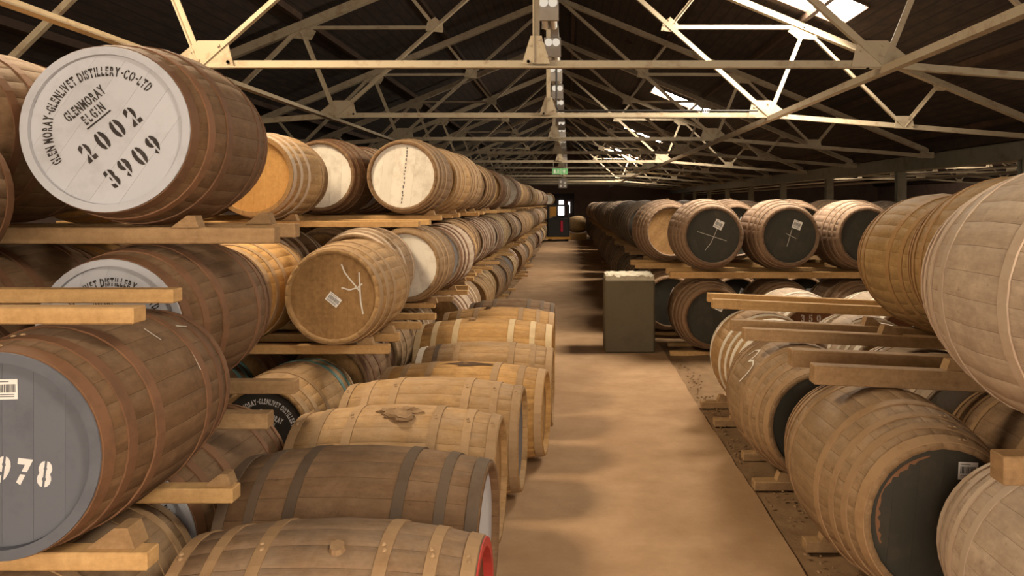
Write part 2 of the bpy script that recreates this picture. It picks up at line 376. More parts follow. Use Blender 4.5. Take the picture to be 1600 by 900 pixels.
for (cx, cz), poly in GUS:
    for k in range(5):
        p = poly[k % len(poly)]; q = poly[(k + 1) % len(poly)]
        x = cx - CX + (p[0] * .7 + q[0] * .15); z = cz + (p[1] * .6 + q[1] * .2)
        rv.cyl((x, -.016, z), (x, -.028, z), .014, 6)
TM.append(('rivet', rv.mesh('rivet')))
def truss(y, label, cx=CX, full=True):
    e = empty('roof_truss', (cx, y, 0)); tag(e, label, 'roof truss', 'steel roof trusses')
    for nm, me in TM:
        if not full and nm in ('rivet',): continue
        o = part(nm, me, e, M['steel'])
        if nm == 'rivet': o['kind'] = 'stuff'
    return e
TY = [1.73 * S + k * S for k in range(-2, 12)]
for k, y in enumerate(TY):
    if y < -1: continue
    i = k - 2
    lab = 'cream steel roof truss overhead just out of frame' if i < 0 else 'cream riveted steel roof truss, %s counting away from the camera' % ORD[i]
    truss(y, lab)
for k in range(2, 11):
    y = TY[k]
    if k < 3: continue
    truss(y, '%s visible steel truss of the neighbouring bay on the right' % ORD[k - 3], CX2, False)
# longitudinal ties along the collar nodes, purlins, ridge board
for s, w in ((-1, 'left'), (1, 'right')):
    mb = MB(); x = CX + s * 2.45 * H; z = EYE + H - .05
    mb.bar((0, Y0, 0), (0, Y1, 0), .06, .075, L=True); o = mb.build('longitudinal_tie', M['steel']); o.location = (x, 0, z)
    tag(o, 'long cream steel tie running away under the %s collar joints' % w, 'tie beam')
pk = 0
for cx, nmx in ((CX, 'main'), (CX2, 'neighbouring')):
    for s, w in ((-1, 'left'), (1, 'right')):
        for j, u in enumerate((.25, 1.7, 2.85, 4.38, 5.5)):
            x = cx + s * u * H
            mb = MB(); mb.box(-.035, .035, Y0, Y1, 0, .085); o = mb.build('purlin', M['purlin']); o.location = (x, 0, rz(x, cx) + .03)
            tag(o, 'dark roof purlin, %s below the ridge, %s slope of the %s bay' % (ORD[j], w, nmx), 'purlin', 'roof purlins')
GX = CX + EAVE + .17
mb = MB(); mb.box(-.26, .26, Y0, Y1, 0, .30); o = mb.build('trim_1', M['roof']); o.location = (GX, 0, 2.66); tag(o, 'dark valley gutter board between the two roofs', kind='structure')
mb = MB(); mb.box(-.15, .15, Y0, Y1, 0, .27); o = mb.build('gutter_beam', M['steel_dull']); o.location = (GX, 0, 2.38)
tag(o, 'long dull steel gutter beam on posts at the right eaves', 'beam')
mb = MB(); mb.box(-.15, .15, Y0, Y1, 0, .27); o = mb.build('gutter_beam', M['steel_dull']); o.location = (CX - EAVE - .17, 0, 2.38)
tag(o, 'long dull steel beam along the left eaves', 'beam')
pm = MB(); pm.box(-.09, .09, -.075, -.06, 0, 2.38); pm.box(-.09, .09, .06, .075, 0, 2.38); pm.box(-.012, .012, -.06, .06, 0, 2.38)
pmm = pm.mesh('steel_post'); pmm.materials.append(M['steel_dull'])
for k in range(9):
    o = link('steel_post', pmm); o.location = (GX, 11.6 + 4.4 * k - 0.0, 0); o.rotation_euler = (0, 0, PI / 2 if False else 0)
    tag(o, 'grey steel post under the gutter beam, %s from the right edge' % ORD[k], 'post', 'gutter beam posts')
for k, (dx, z, r, mt) in enumerate(((.32, 2.33, .022, 'tube'), (.45, 2.25, .018, 'steel'), (.28, 2.22, .014, 'trunk'))):
    mb = MB(); mb.cyl((0, 4, 0), (0, 48, 0), r, 8); o = mb.build('pipe', M[mt]); o.location = (GX + dx, 0, z)
    tag(o, ['pale white pipe running just below the gutter beam', 'cream pipe running beside the white pipe', 'thin grey conduit running lowest under the gutter beam'][k], 'pipe')
# strip lamps along the ridge
LXc = -.205; LZ = 3.62
mb = MB(); mb.box(-.045, .045, 3, 46, 0, .06); o = mb.build('cable_trunking', M['trunk']); o.location = (LXc + .03, 0, LZ + .113)
tag(o, 'grey cable trunking carrying the lamps below the ridge', 'trunking')
hm = MB(); hm.box(-.075, .075, -.32, .32, 0, .10); hm.box(-.1, .1, -.36, -.32, -.12, .11); hm.box(-.085, .085, .32, .36, -.05, .11)
hm = hm.mesh('housing')
tm = MB().cyl((0, -.34, 0), (0, .34, 0), .03, 12).mesh('tube'); cm = MB().cyl((0, -.395, 0), (0, -.36, 0), .044, 14).mesh('lamp_end')
hg = MB().box(-.01, .01, -.01, .01, .1, .35).mesh('hanger')
for k in range(19):
    y = 8.0 + 1.9 * k; e = empty('strip_lamp', (LXc, y, LZ)); tag(e, 'dim twin-tube strip lamp below the ridge, %s from the camera' % ORD[k], 'lamp', 'ridge strip lamps')
    part('housing', hm, e, M['trunk'])
    for s in (-1, 1): part('tube', tm, e, M['tube'], (s * .045, 0, -.03)); part('lamp_end', cm, e, M['lamp'], (s * .045, 0, .05))
    part('hanger', hg, e, M['trunk'])
mb = MB()
for a, b in (((0, 0, .6), (0, 0, .05)), ((0, 0, .05), (.03, 0, 0)), ((.03, 0, 0), (2.6, 0, 0))): mb.cyl(a, b, .012, 8)
o = mb.build('lamp_cable', M['grease']); o.location = (CX + .05, TY[3] - .06, EYE + H + .05); tag(o, 'black cable dropping to and along the second truss tie', 'cable')
# exit sign and lamp under it
e = empty('exit_sign', (-.26, TY[6] - .06, 2.54)); tag(e, 'green hanging exit sign with running figure and up arrow', 'sign')
MB().box(-.21, .21, -.02, .02, 0, .16).build('sign_panel', M['signgreen'], e)
mb = MB()
def poly(mb, pts, y=-.024, t=.003): mb.prism(pts, y, y + t)
for x in (-.17, ): poly(mb, [(x, .03), (x + .05, .03), (x + .05, .13), (x, .13)])
mb.build('door_symbol', M['signwhite'], e)
mb = MB(); mb.cyl((-.055, -.024, .122), (-.055, -.021, .122), .013, 10); poly(mb, [(-.075, .065), (-.045, .06), (-.04, .11), (-.065, .108)])
poly(mb, [(-.075, .065), (-.06, .068), (-.085, .025), (-.1, .03)]); poly(mb, [(-.06, .06), (-.045, .06), (-.02, .04), (-.03, .03)]); poly(mb, [(-.04, .1), (-.04, .112), (-.01, .085), (-.018, .078)])
mb.build('running_figure', M['signwhite'], e)
mb = MB(); poly(mb, [(.095, .03), (.125, .03), (.125, .085), (.155, .085), (.11, .135), (.065, .085), (.095, .085)]); mb.build('arrow', M['signwhite'], e)
MB().box(.018, .026, -.023, -.019, .02, .14).build('divider', M['signwhite'], e)
for x in (-.18, .18): MB().cyl((x, 0, .16), (x, 0, .36), .006, 6).build('hanger', M['trunk'], e)
e = empty('bulkhead_lamp', (-.22, TY[7] - .06, 2.24)); tag(e, 'small bulkhead lamp glinting below the exit sign', 'lamp')
MB().box(-.13, .13, -.05, .05, 0, .3).build('housing', M['trunk'], e)
for x, z in ((-.06, .07), (.07, .17), (.07, .07), (-.06, .2)): MB().cyl((x, -.075, z), (x, -.05, z), .04, 10).build('lens', M['tube'], e)
MB().cyl((0, 0, .3), (0, 0, .7), .01, 6).build('hanger', M['trunk'], e)

# ------------------------------------------------------------------ casks
KIND = {  # bulge radius, end radius, length, staves
 'barrel': (.335, .293, .89, 26), 'hogs': (.385, .322, .93, 28), 'floorhog': (.36, .303, 1.03, 26),
 'punch': (.43, .335, 1.12, 30), 'butt': (.46, .355, 1.14, 32)}
RECK = {'barrel': .022, 'hogs': .014, 'floorhog': .03, 'punch': .038, 'butt': .036}
def prof(k, y):
    rm, re, L, n = KIND[k]; return re + (rm - re) * (1 - (2 * y / L) ** 2)
def stave_geo(k, ang=0.0):
    rm, re, L, n = KIND[k]; a = PI / n * .992; da = a * .07
    ys = [-L / 2 + L * i / 6 for i in range(7)]
    v = []; f = []
    for y in ys:
        r = prof(k, y); dr = .0016
        for t, rr in ((-a, r - dr), (-a + da, r), (a - da, r), (a, r - dr)):
            rr = rr * (1 / math.cos(abs(t)) if abs(t) < a - da / 2 else 1 / math.cos(a - da)); t += ang
            v.append((rr * math.sin(t), y, rr * math.cos(t)))
    for j in range(6):
        for i in range(3): q = j * 4 + i; f.append((q, q + 1, q + 5, q + 4))
    for y, base, flip in ((-L / 2, 0, False), (L / 2, 24, True)):      # chime end grain and the lip inside the rim
        n0 = len(v); ri = re - .024
        for yy in (y, y + (RECK[k] + .012) * (1 if y < 0 else -1)):
            for t in (-a, a): tt = t + ang; v.append((ri * math.sin(tt), yy, ri * math.cos(tt)))
        q1 = (base, base + 1, base + 2, base + 3, n0 + 1, n0); q2 = (n0, n0 + 1, n0 + 3, n0 + 2)
        f += [q1, q2] if flip else [tuple(reversed(q1)), tuple(reversed(q2))]
    return v, f
STAVE = {}; BODY = {}; HOOP = {}; BOARD = {}; HEAD = {}; DISC = {}; RIM = {}
for k in KIND:
    rm, re, L, n = KIND[k]
    v, f = stave_geo(k); STAVE[k] = mesh_from('stave', v, f, True)
    mb = MB(); pick = []
    for i in range(n):
        v, f = stave_geo(k, 2 * PI * i / n); mb.add(v, f); pick += [rnd.random()] * len(v)
    me = mb.mesh('body', True); at = me.attributes.new('pick', 'FLOAT', 'POINT'); at.data.foreach_set('value', pick); BODY[k] = me
    hs = []
    for yc, w in ((L / 2 - .028, .046), (L * .5 - L * .145, .040), (L * .5 - L * .30, .044)) if k not in ('punch', 'butt') else ((L / 2 - .03, .05), (L * .5 - L * .115, .036), (L * .5 - L * .20, .036), (L * .5 - L * .32, .044)):
        for s in (-1, 1):
            v = []; f = []; ns = 36
            for i in range(ns):
                t = 2 * PI * i / ns; c, sn = math.sin(t), math.cos(t)
                for yy, off in ((-w / 2, -.003), (-w / 2, .0045), (w / 2, .0045), (w / 2, -.003)):
                    y = s * yc + yy; r = (prof(k, y) + off) / math.cos(PI / ns) ; v.append((r * c, y, r * sn))
            for i in range(ns):
                for j in range(3): f.append((i * 4 + j, i * 4 + j + 1, (i + 1) % ns * 4 + j + 1, (i + 1) % ns * 4 + j))
            me = mesh_from('hoop', v, f, False); hs.append((s, yc, w, me))
    HOOP[k] = hs
    rh = re - .025; nb = 6
    bl = []
    for i in range(nb):
        x0 = -rh + 2 * rh * i / nb + .0002; x1 = -rh + 2 * rh * (i + 1) / nb - .0002
        top = []; st = 5
        for j in range(st + 1):
            x = x0 + (x1 - x0) * j / st; top.append((x, math.sqrt(max(rh * rh - x * x, 0)) + .002))
        pts = top + [(x, -z) for x, z in reversed(top)]
        pts = [p for i2, p in enumerate(pts) if i2 == 0 or p != pts[i2 - 1]]
        m2 = MB(); nn = len(pts)
        cx0 = (x0 + x1) / 2
        vv = [(x, 0, z) for x, z in pts] + [(cx0 + (x - cx0) * .997, -.004, z) for x, z in pts]
        m2.add(vv, [tuple(range(nn, 2 * nn))] + [(j, (j + 1) % nn, (j + 1) % nn + nn, j + nn) for j in range(nn)])
        bl.append(m2)
    BOARD[k] = [b.mesh('head_board') for b in bl]
    allb = MB(); pick = []
    for b in bl: allb.add(b.v, b.f); pick += [rnd.random()] * len(b.v)
    me = allb.mesh('head'); at = me.attributes.new('pick', 'FLOAT', 'POINT'); at.data.foreach_set('value', pick); HEAD[k] = me
    ns = 40; DISC[k] = mesh_from('head', [(rh * math.sin(2 * PI * i / ns), 0, rh * math.cos(2 * PI * i / ns)) for i in range(ns)], [tuple(range(ns))])
    v = []; f = []
    for i in range(48):
        t = 2 * PI * i / 48
        for r, y in ((re + .003, -.0), (re + .002, -.005), (re - .028, -.004), (re - .0285, RECK[k])): v.append((r * math.sin(t), y, r * math.cos(t)))
    for i in range(48):
        for j in range(3): f.append((i * 4 + j, i * 4 + j + 1, (i + 1) % 48 * 4 + j + 1, (i + 1) % 48 * 4 + j))
    RIM[k] = mesh_from('rim_paint', v, f, False)

def cask(k, x, y, z, yaw=0.0, wood_m='brown', hoop_m='rust', head_m='raw', label='', group=None, near=False, scale=(1, 1), roll=None, hroll=None,
         rim=None, back=None, axis_x=False, hoops=None, name='oak_cask'):
    """x,y: centre on plan; z: height of the lowest point; yaw in degrees moves the rear to +X"""
    rm, re, L, n = KIND[k]; sr, sl = scale
    e = empty(name, (x, y, z), (PI / 2 if axis_x else 0) - math.radians(yaw)); e.scale = (sr, sl, sr)
    tag(e, label, 'cask', group)
    roll = rnd.uniform(0, 6.28) if roll is None else roll
    hroll = rnd.uniform(-.5, .5) if hroll is None else hroll
    c = (0, 0, rm); W = M[wood_m]
    if near:
        for i in range(n): part('stave', STAVE[k], e, W, c, (0, roll + 2 * PI * i / n, 0))
    else: part('body', BODY[k], e, W, c, (0, roll, 0))
    for i, (s, yc, w, me) in enumerate(HOOP[k]):
        hm = M[hoop_m]
        if hoops and i in hoops: hm = M[hoops[i]]
        part('hoop', me, e, hm, c, (0, roll + i, 0))
    hf = M[head_m]
    if near:
        hd = part('head', DISC[k], e, hf, (0, -L / 2 + RECK[k] + .006, rm), (0, hroll, 0))
        for me in BOARD[k]: part('head_board', me, hd, hf)
    else: hd = part('head', HEAD[k], e, hf, (0, -L / 2 + RECK[k] + .004, rm), (0, hroll, 0))
    part('head', HEAD[k], e, M[back] if back else hf, (0, L / 2 - RECK[k] - .004, rm), (0, hroll, PI))
    if rim: part('rim_paint', RIM[k], e, M[rim], (0, -L / 2 - .0005, rm))
    e['hd'] = hd.name
    return e, hd
# ---- lettering
GLY = {}
VG = set('OGCDSQ0689325'); NG = set('MNAYV')
def glyph(ch):
    if ch in GLY: return GLY[ch]
    if ch == '-': GLY[ch] = ([(.08, .27, 0), (.42, .27, 0), (.42, .40, 0), (.08, .40, 0)], [(0, 1, 2, 3)], .5); return GLY[ch]
    if ch == ' ': GLY[ch] = ([], [], .32); return GLY[ch]
    cu = bpy.data.curves.new('g', 'FONT'); cu.body = ch; cu.size = 1.0; cu.offset = .042; cu.resolution_u = 3
    o = bpy.data.objects.new('g', cu); COL.objects.link(o); bpy.context.view_layer.update()
    dg = bpy.context.evaluated_depsgraph_get(); me = bpy.data.meshes.new_from_object(o.evaluated_get(dg))
    bm = bmesh.new(); bm.from_mesh(me)
    xs = [v.co.x for v in bm.verts]; ys = [v.co.y for v in bm.verts]; xm = (min(xs) + max(xs)) / 2; ym = (min(ys) + max(ys)) / 2
    gap = .085
    ax = Vector((1, 0, 0)) if ch in VG else Vector((0, 1, 0)); cc = xm if ch in VG else ym * .9
    for s in (-1, 1): bmesh.ops.bisect_plane(bm, geom=bm.verts[:] + bm.edges[:] + bm.faces[:], plane_co=ax * (cc + s * gap / 2), plane_no=ax)
    dl = [] if ch in NG else [fc for fc in bm.faces if abs(fc.calc_center_median().dot(ax) - cc) < gap / 2]
    bmesh.ops.delete(bm, geom=dl, context='FACES')
    bm.verts.index_update(); bm.verts.ensure_lookup_table()
    GLY[ch] = ([tuple(v.co) for v in bm.verts], [tuple(v.index for v in fc.verts) for fc in bm.faces], max(xs) + .1)
    bm.free(); bpy.data.meshes.remove(me); bpy.data.objects.remove(o); bpy.data.curves.remove(cu); return GLY[ch]
def text_line(mb, s, h, cx, cz, tilt=0.0, xs=.62, span=None):
    k = h / .70; adv = [glyph(c)[2] * k * xs for c in s]; tot = sum(adv); sp = 0
    if span and len(s) > 1: sp = (span - tot) / (len(s) - 1); tot = span
    x = -tot / 2; ca, sa = math.cos(tilt), math.sin(tilt)
    for c, a in zip(s, adv):
        v, f, _ = glyph(c)
        mb.add([((px * k * xs + x) * ca - (py * k - h / 2) * sa + cx, 0, (px * k * xs + x) * sa + (py * k - h / 2) * ca + cz) for px, py, _ in v], f); x += a + sp
def text_arc(mb, s, h, R, mid, span, xs=.5):
    k = h / .70; adv = [glyph(c)[2] * k * xs for c in s]; tot = sum(adv); sc = span / tot; x = 0
    for c, a in zip(s, adv):
        v, f, _ = glyph(c); th = mid + span / 2 - (x + a / 2) * sc; t = th - PI / 2; ca, sa = math.cos(t), math.sin(t)
        cx, cz = R * math.cos(th), R * math.sin(th)
        mb.add([((px * k * xs - a / 2) * ca - py * k * sa + cx, 0, (px * k * xs - a / 2) * sa + py * k * ca + cz) for px, py, _ in v], f); x += a
def on_head(hd, mb, mat, name='lettering', y=-.0065):
    o = mb.build(name, M[mat], hd); o.location = (0, y, 0); o.rotation_euler = (0, -hd.rotation_euler.y, 0); return o
def crest(hd, R, tilt, lines, mat):
    mb = MB(); text_arc(mb, 'GLEN MORAY-GLENLIVET DISTILLERY-CO-LTD', .115 * R, .69 * R, PI / 2 + tilt, math.radians(172))
    def at(y): return (-math.sin(tilt) * y * R, math.cos(tilt) * y * R)
    c = at(.44); text_line(mb, 'GLENMORAY', .12 * R, *c, tilt, .5, .62 * R)
    c = at(.27); text_line(mb, 'ELGIN', .12 * R, *c, tilt, .5, .33 * R)
    c = at(.165); ca, sa = math.cos(tilt), math.sin(tilt)
    mb.add([(c[0] + a * R * ca - b * R * sa, 0, c[1] + a * R * sa + b * R * ca) for a, b in ((-.19, -.01), (.19, -.01), (.19, .012), (-.19, .012))], [(0, 1, 2, 3)])
    for s, y, sp in lines:
        c = at(y); text_line(mb, s, .235 * R, *c, tilt, .85, sp * R)
    on_head(hd, mb, mat)
def barcode(hd, cx, cz, w, h, tilt=0.0):
    o = MB().box(-w / 2, w / 2, -.0012, 0, -h / 2, h / 2).build('barcode_label', M['label'], hd)
    o.location = (0, -.0062, 0)
    a = -hd.rotation_euler.y
    o.location.x = cx * math.cos(a) + cz * math.sin(a); o.location.z = -cx * math.sin(a) + cz * math.cos(a)
    o.rotation_euler = (0, a - tilt, 0)
    mb = MB(); x = -w * .4
    r2 = random.Random(int(cx * 1000)); 
    while x < w * .38:
        t = r2.uniform(.02, .05) * w; mb.box(x, x + t, -.0022, -.0012, -h * .15, h * .25); x += t + r2.uniform(.02, .04) * w
    for j in range(2): mb.box(-w * .4, w * .35, -.0022, -.0012, -h * (.27 + .1 * j), -h * (.23 + .1 * j))
    mb.box(-w * .4, w * .1, -.0022, -.0012, h * .36, h * .40)
    # print joined into the label itself
    me = o.data; n0 = len(me.materials); me.materials.append(M['barcode'])
    bm = bmesh.new(); bm.from_mesh(me); vs = [bm.verts.new(p) for p in mb.v]
    for f in mb.f: bm.faces.new([vs[i] for i in f]).material_index = 1
    bm.to_mesh(me); bm.free(); return o
def chalk(hd, strokes, w=.007, y=-.0058, name='chalk_mark'):
    mb = MB()
    for st in strokes:
        for (x0, z0), (x1, z1) in zip(st, st[1:]):
            d = Vector((x1 - x0, z1 - z0)).normalized(); nx, nz = -d.y * w / 2, d.x * w / 2
            mb.add([(x0 + nx, 0, z0 + nz), (x1 + nx, 0, z1 + nz), (x1 - nx, 0, z1 - nz), (x0 - nx, 0, z0 - nz)], [(0, 1, 2, 3)])
    return on_head(hd, mb, 'chalk', name, y)
def surf(k, ang, y, off): r = prof(k, y) + off; return (r * math.sin(ang), y, r * math.cos(ang))
def chalk_body(e, k, pts, w=.012):
    mb = MB()
    for (a0, y0), (a1, y1) in zip(pts, pts[1:]):
        r = KIND[k][0]; d = Vector((a1 - a0) * r if False else 0 for _ in ()) if False else Vector(((a1 - a0) * r, y1 - y0)).normalized()
        na, ny_ = -d.y * w / 2 / r, d.x * w / 2
        mb.add([surf(k, a0 + na, y0 + ny_, .004), surf(k, a1 + na, y1 + ny_, .004), surf(k, a1 - na, y1 - ny_, .004), surf(k, a0 - na, y0 - ny_, .004)], [(0, 1, 2, 3)])
    o = mb.build('chalk_mark', M['chalk'], e); o.location = (0, 0, KIND[k][0]); return o
def rivets(e, k, idx, ang):
    for i in idx:
        s, yc, w, me = HOOP[k][i]
        for a, dy in ((ang, 0), (ang + .07, .008)):
            p = Vector(surf(k, a, s * yc + dy, .006)); nrm = Vector((p.x, 0, p.z)).normalized()
            o = MB().cyl(p, p + nrm * .005, .009, 8, .005).build('rivet', M['irondust'], e); o.location = (0, 0, KIND[k][0])
def bung(e, k, ang=0.0, y=0.0, mat='bung', r=.028):
    p = Vector(surf(k, ang, y, -.002)); nrm = Vector((p.x, 0, p.z)).normalized()
    o = MB().cyl(p, p + nrm * .018, r, 10, r * .85).build('bung', M[mat], e); o.location = (0, 0, KIND[k][0])

# ---- timber runners and wedges
def runner(xa, xb, y, ztop, h=.065, w=.075, mat='pine', label='', tilt=0.0, group=None, yaw=0.0):
    L = xb - xa
    me = bevel_mesh(MB().box(0, L, -w / 2, w / 2, -h, 0).mesh('timber_runner'), .004); me.materials.append(M[mat])
    o = link('timber_runner', me); o.location = (xa, y, ztop); o.rotation_euler = (0, math.radians(tilt), math.radians(yaw))
    tag(o, label, 'timber', group); return o
WED = mesh_from('wedge', [(0, -.035, 0), (.13, -.035, 0), (.13, .035, 0), (0, .035, 0), (.075, -.035, .055), (.11, -.035, .055), (.11, .035, .055), (.075, .035, .055)],
                [(0, 3, 2, 1), (0, 1, 5, 4), (1, 2, 6, 5), (2, 3, 7, 6), (3, 0, 4, 7), (4, 5, 6, 7)]); WED.materials.append(M['pine_dull'])
def wedge(x, y, z, label, flip=False, s=1.0, rot=0.0):
    o = link('wooden_wedge', WED); o.location = (x, y, z); o.scale = (-s if flip else s, s, s); o.rotation_euler = (0, 0, rot)
    tag(o, label, 'wedge', 'wooden wedges'); return o

# ================================================================== left stacks
GL_ = 'casks in the left stacks'
# --- nearest left row (small barrels)
def front(xf, yf, k, yaw, sl=1.0):
    L = KIND[k][2] * sl; a = math.radians(yaw); return xf + math.sin(a) * L / 2, yf + math.cos(a) * L / 2
x, y = front(-1.62, 2.26, 'barrel', -1)
e, hd = cask('barrel', x, y, .70, -1, 'umber', 'rust', 'hslate', 'brown cask with a slate-grey head stencilled 978 in white', GL_, True, roll=.05, hroll=.0, rim='hslate')
mb = MB(); R_ = .27
text_line(mb, '978', .068, .068, -.050, math.radians(-7), .8, .165); on_head(hd, mb, 'white_ink')
barcode(hd, .015, .185, .062, .058, .02); rivets(e, 'barrel', (0, 2), -.12)
chalk_body(e, 'barrel', [(.55, .02), (.75, .03)], .006); chalk_body(e, 'barrel', [(.95, .16), (1.2, .15)], .006); chalk_body(e, 'barrel', [(.62, .22), (.66, .30), (.72, .31)], .006)
cask('barrel', -2.38, 2.66, .70, 0, 'umber', 'rust', 'hslate', 'brown cask out of frame left of the 978 cask', GL_, True)
e, hd = cask('barrel', -2.45, 2.66, 1.44, 0, 'brown', 'rust', 'raw', 'brown cask cut by the left edge of the picture, top tier', GL_, True)
cask('barrel', -1.72, 2.66, .03, 0, 'drab', 'irondust', 'raw', 'dim dusty cask in the bottom left corner under the 978 cask', GL_, True, scale=(.93, 1))
cask('barrel', -2.42, 2.66, .03, 0, 'drab', 'irondust', 'raw', 'dusty cask out of frame at the bottom left', GL_, True, scale=(.93, 1))
runner(-3.2, -1.30, 2.42, 1.44, label='pale timber runner across the top of the 978 cask, front one', h=.05)
runner(-3.2, -1.43, 2.92, 1.44, label='pale timber runner across the grey stencilled head, just behind another', h=.05)
runner(-3.2, -1.27, 2.44, .70, label='pale timber runner with a wedge under the 978 cask', h=.055)
runner(-3.2, -1.24, 2.98, .70, label='rear timber runner under the 978 cask', h=.055)
wedge(-1.47, 2.47, .70, 'pale wedge on the runner under the 978 cask', s=1.15)
wedge(-1.36, 3.0, .70, 'pale wedge on the rear runner under the 978 cask', s=.8)
# --- second left row (hogsheads)
x, y = front(-1.815, 3.13, 'hogs', -3)
e, hd = cask('hogs', x, y, 1.655, -3, 'umber', 'rust', 'hsilver', 'large brown cask with pale grey head stencilled 2002 and 3909', GL_, True, roll=.1, hroll=.6, rim='hsilver')
crest(hd, .308, math.radians(40), (('2002', -.06, .90), ('3909', -.51, .84)), 'ink')
cask('hogs', -2.62, 3.62, 1.655, 0, 'brown', 'rust', 'raw', 'brown cask half hidden left of the 2002 cask', GL_, True)
x, y = front(-1.85, 3.22, 'hogs', 0)
e, hd = cask('hogs', x, y, .87, 0, 'umber', 'rust', 'hsilver', 'brown cask with pale stencilled head half hidden behind two timbers', GL_, True, roll=.2, hroll=.3, rim='hsilver', scale=(.925, 1))
crest(hd, .30, math.radians(24), (('2003', -.06, .78),), 'ink')
cask('hogs', -2.62, 3.68, .87, 0, 'umber', 'rust', 'raw', 'dark brown cask at the left edge between two tiers', GL_, True, scale=(.925, 1))
x, y = front(-1.76, 3.18, 'hogs', 2)
e, hd = cask('hogs', x - .03, y, .03, 2, 'umber', 'rust', 'hsilver', 'low brown cask whose pale stencilled head shows behind the 978 cask', GL_, True, hroll=.2, rim='hsilver', scale=(.97, 1))
crest(hd, .30, math.radians(-40), (('2002', -.06, .78),), 'ink')
cask('hogs', -2.58, 3.62, .03, 0, 'umber', 'rust', 'raw', 'low brown cask hidden at the left behind the 978 cask', GL_, True, scale=(.97, 1))
runner(-3.4, -1.235, 3.38, 1.65, label='thick timber runner under the 2002 cask, front one', h=.068, mat='pine_dull')
runner(-3.4, -1.36, 4.0, 1.65, label='thick timber runner under the 2002 cask, rear one', h=.068, mat='pine_dull')
runner(-3.4, -1.27, 3.40, .865, label='stubby timber end with a pale tip beside the black-headed cask', h=.065, mat='pine_dull')
runner(-3.4, -1.37, 4.02, .865, label='timber end in front of the black stencilled head', h=.065, mat='pine_dull')
wedge(-1.66, 3.36, 1.65, 'pale wedge on the runner right of the 2002 cask', s=.9)
wedge(-1.60, 3.98, 1.65, 'second pale wedge just right of the 2002 cask', s=1.0)
# --- casks glimpsed behind, third row
for t, (z, wm) in enumerate(((.015, 'brown'), (.832, 'honey'), (1.622, 'honey'))):
    for j in range(2):
        cask('hogs', -2.62 - .8 * j, 4.57, z, 0, wm, 'irondust', 'raw', '%s tier cask glimpsed behind the 2002 cask, %s one in' % (('bottom', 'middle', 'top')[t], ORD[j]), GL_, True, scale=(.95, .88))
for t, z in enumerate((.83, 1.62)):
    for yy, w in ((4.4, 'front'), (4.76, 'rear')): runner(-3.8, -2.1, yy, z, h=.05, label='%s runner of the %s tier behind the 2002 cask' % (w, ('middle', 'top')[t]))
# --- fourth row: black head below, chalk-marked middle cask
x, y = front(-1.87, 4.86, 'barrel', 3)
e, hd = cask('barrel', x, y, .01, 3, 'tan', 'irondust', 'hblack', 'pale oak cask with black stencilled head and teal hoop', GL_, True, hroll=.1, hoops={5: 'hoopteal', 3: 'hoopteal'})
crest(hd, .265, math.radians(-24), (('1', -.1, .7),), 'white_ink')
cask('barrel', -2.60, 5.46, .01, 0, 'brown', 'hoopteal', 'raw', 'low brown cask with a teal hoop left of the black-headed cask', GL_, True)
x, y = front(-1.53, 5.16, 'barrel', 1)
e, hd = cask('barrel', x, y, .80, 1, 'tan', 'irondust', 'raw', 'tan cask with a chalk mark and paper label on its oak head', GL_, True, scale=(1.04, 1), hroll=.0)
chalk(hd, [[(.05, .20), (.07, .15), (.10, .11), (.135, .07), (.165, .03)], [(.16, .15), (.165, .05), (.17, -.03), (.185, -.11)], [(.05, .055), (.10, .04), (.15, .055), (.18, .08)]], .009)
barcode(hd, .0, -.02, .09, .06, math.radians(-38))
cask('barrel', -2.26, 5.62, .80, 0, 'honey', 'irondust', 'raw', 'honey oak cask left of the chalk-marked cask', GL_, True, scale=(1.04, 1))
runner(-3.6, -1.215, 5.40, .80, label='front timber runner under the chalk-marked cask', h=.06)
runner(-3.6, -1.25, 5.88, .80, label='rear timber runner under the chalk-marked cask', h=.06)
wedge(-1.44, 5.42, .80, 'wedge right of the chalk-marked cask', s=.9)
wedge(-1.40, 5.9, .80, 'rear wedge right of the chalk-marked cask', s=.9)
# --- fifth row
cask('barrel', -1.80, 6.38, .03, 0, 'brown', 'rust', 'raw', 'brown bottom cask behind the black-headed cask', GL_, True, scale=(1.05, 1))
cask('barrel', -2.52, 6.38, .03, 0, 'brown', 'rust', 'raw', 'second brown bottom cask behind the black-headed cask', GL_, True, scale=(1.05, 1))
cask('barrel', -1.655, 6.52, .84, 0, 'drab', 'irongrey', 'raw', 'grey-brown cask peeping over the chalk-marked cask', GL_, True, scale=(1.07, .9))
cask('barrel', -2.40, 6.55, .84, 0, 'umber', 'irongrey', 'hsilver', 'dim cask behind the honey oak cask, middle tier', GL_, True, scale=(1.05, .86))
e, hd = cask('barrel', -2.31, 6.25, 1.62, -1, 'tan', 'irondust', 'raworange', 'tan cask with a bright orange oak head, top tier', GL_, True, hroll=0, rim='raw', hoops={0: 'irongrey', 2: 'irongrey', 4: 'irongrey'})
barcode(hd, -.11, .02, .07, .07, .3)
cask('barrel', -3.0, 6.25, 1.62, 2, 'tan', 'irondust', 'raw', 'tan cask hidden left of the orange-headed cask', GL_, True)
runner(-3.8, -1.115, 5.95, 1.62, label='front timber runner under the orange-headed cask', h=.045)
runner(-3.8, -1.13, 6.5, 1.62, label='rear timber runner under the orange-headed cask', h=.045)
runner(-3.8, -1.15, 6.2, .83, label='front middle runner behind the chalk-marked cask', h=.05)
runner(-3.8, -1.12, 6.7, .83, label='rear middle runner behind the chalk-marked cask', h=.05)
wedge(-2.14, 5.97, 1.62, 'wedge right of the orange-headed cask', s=.9)
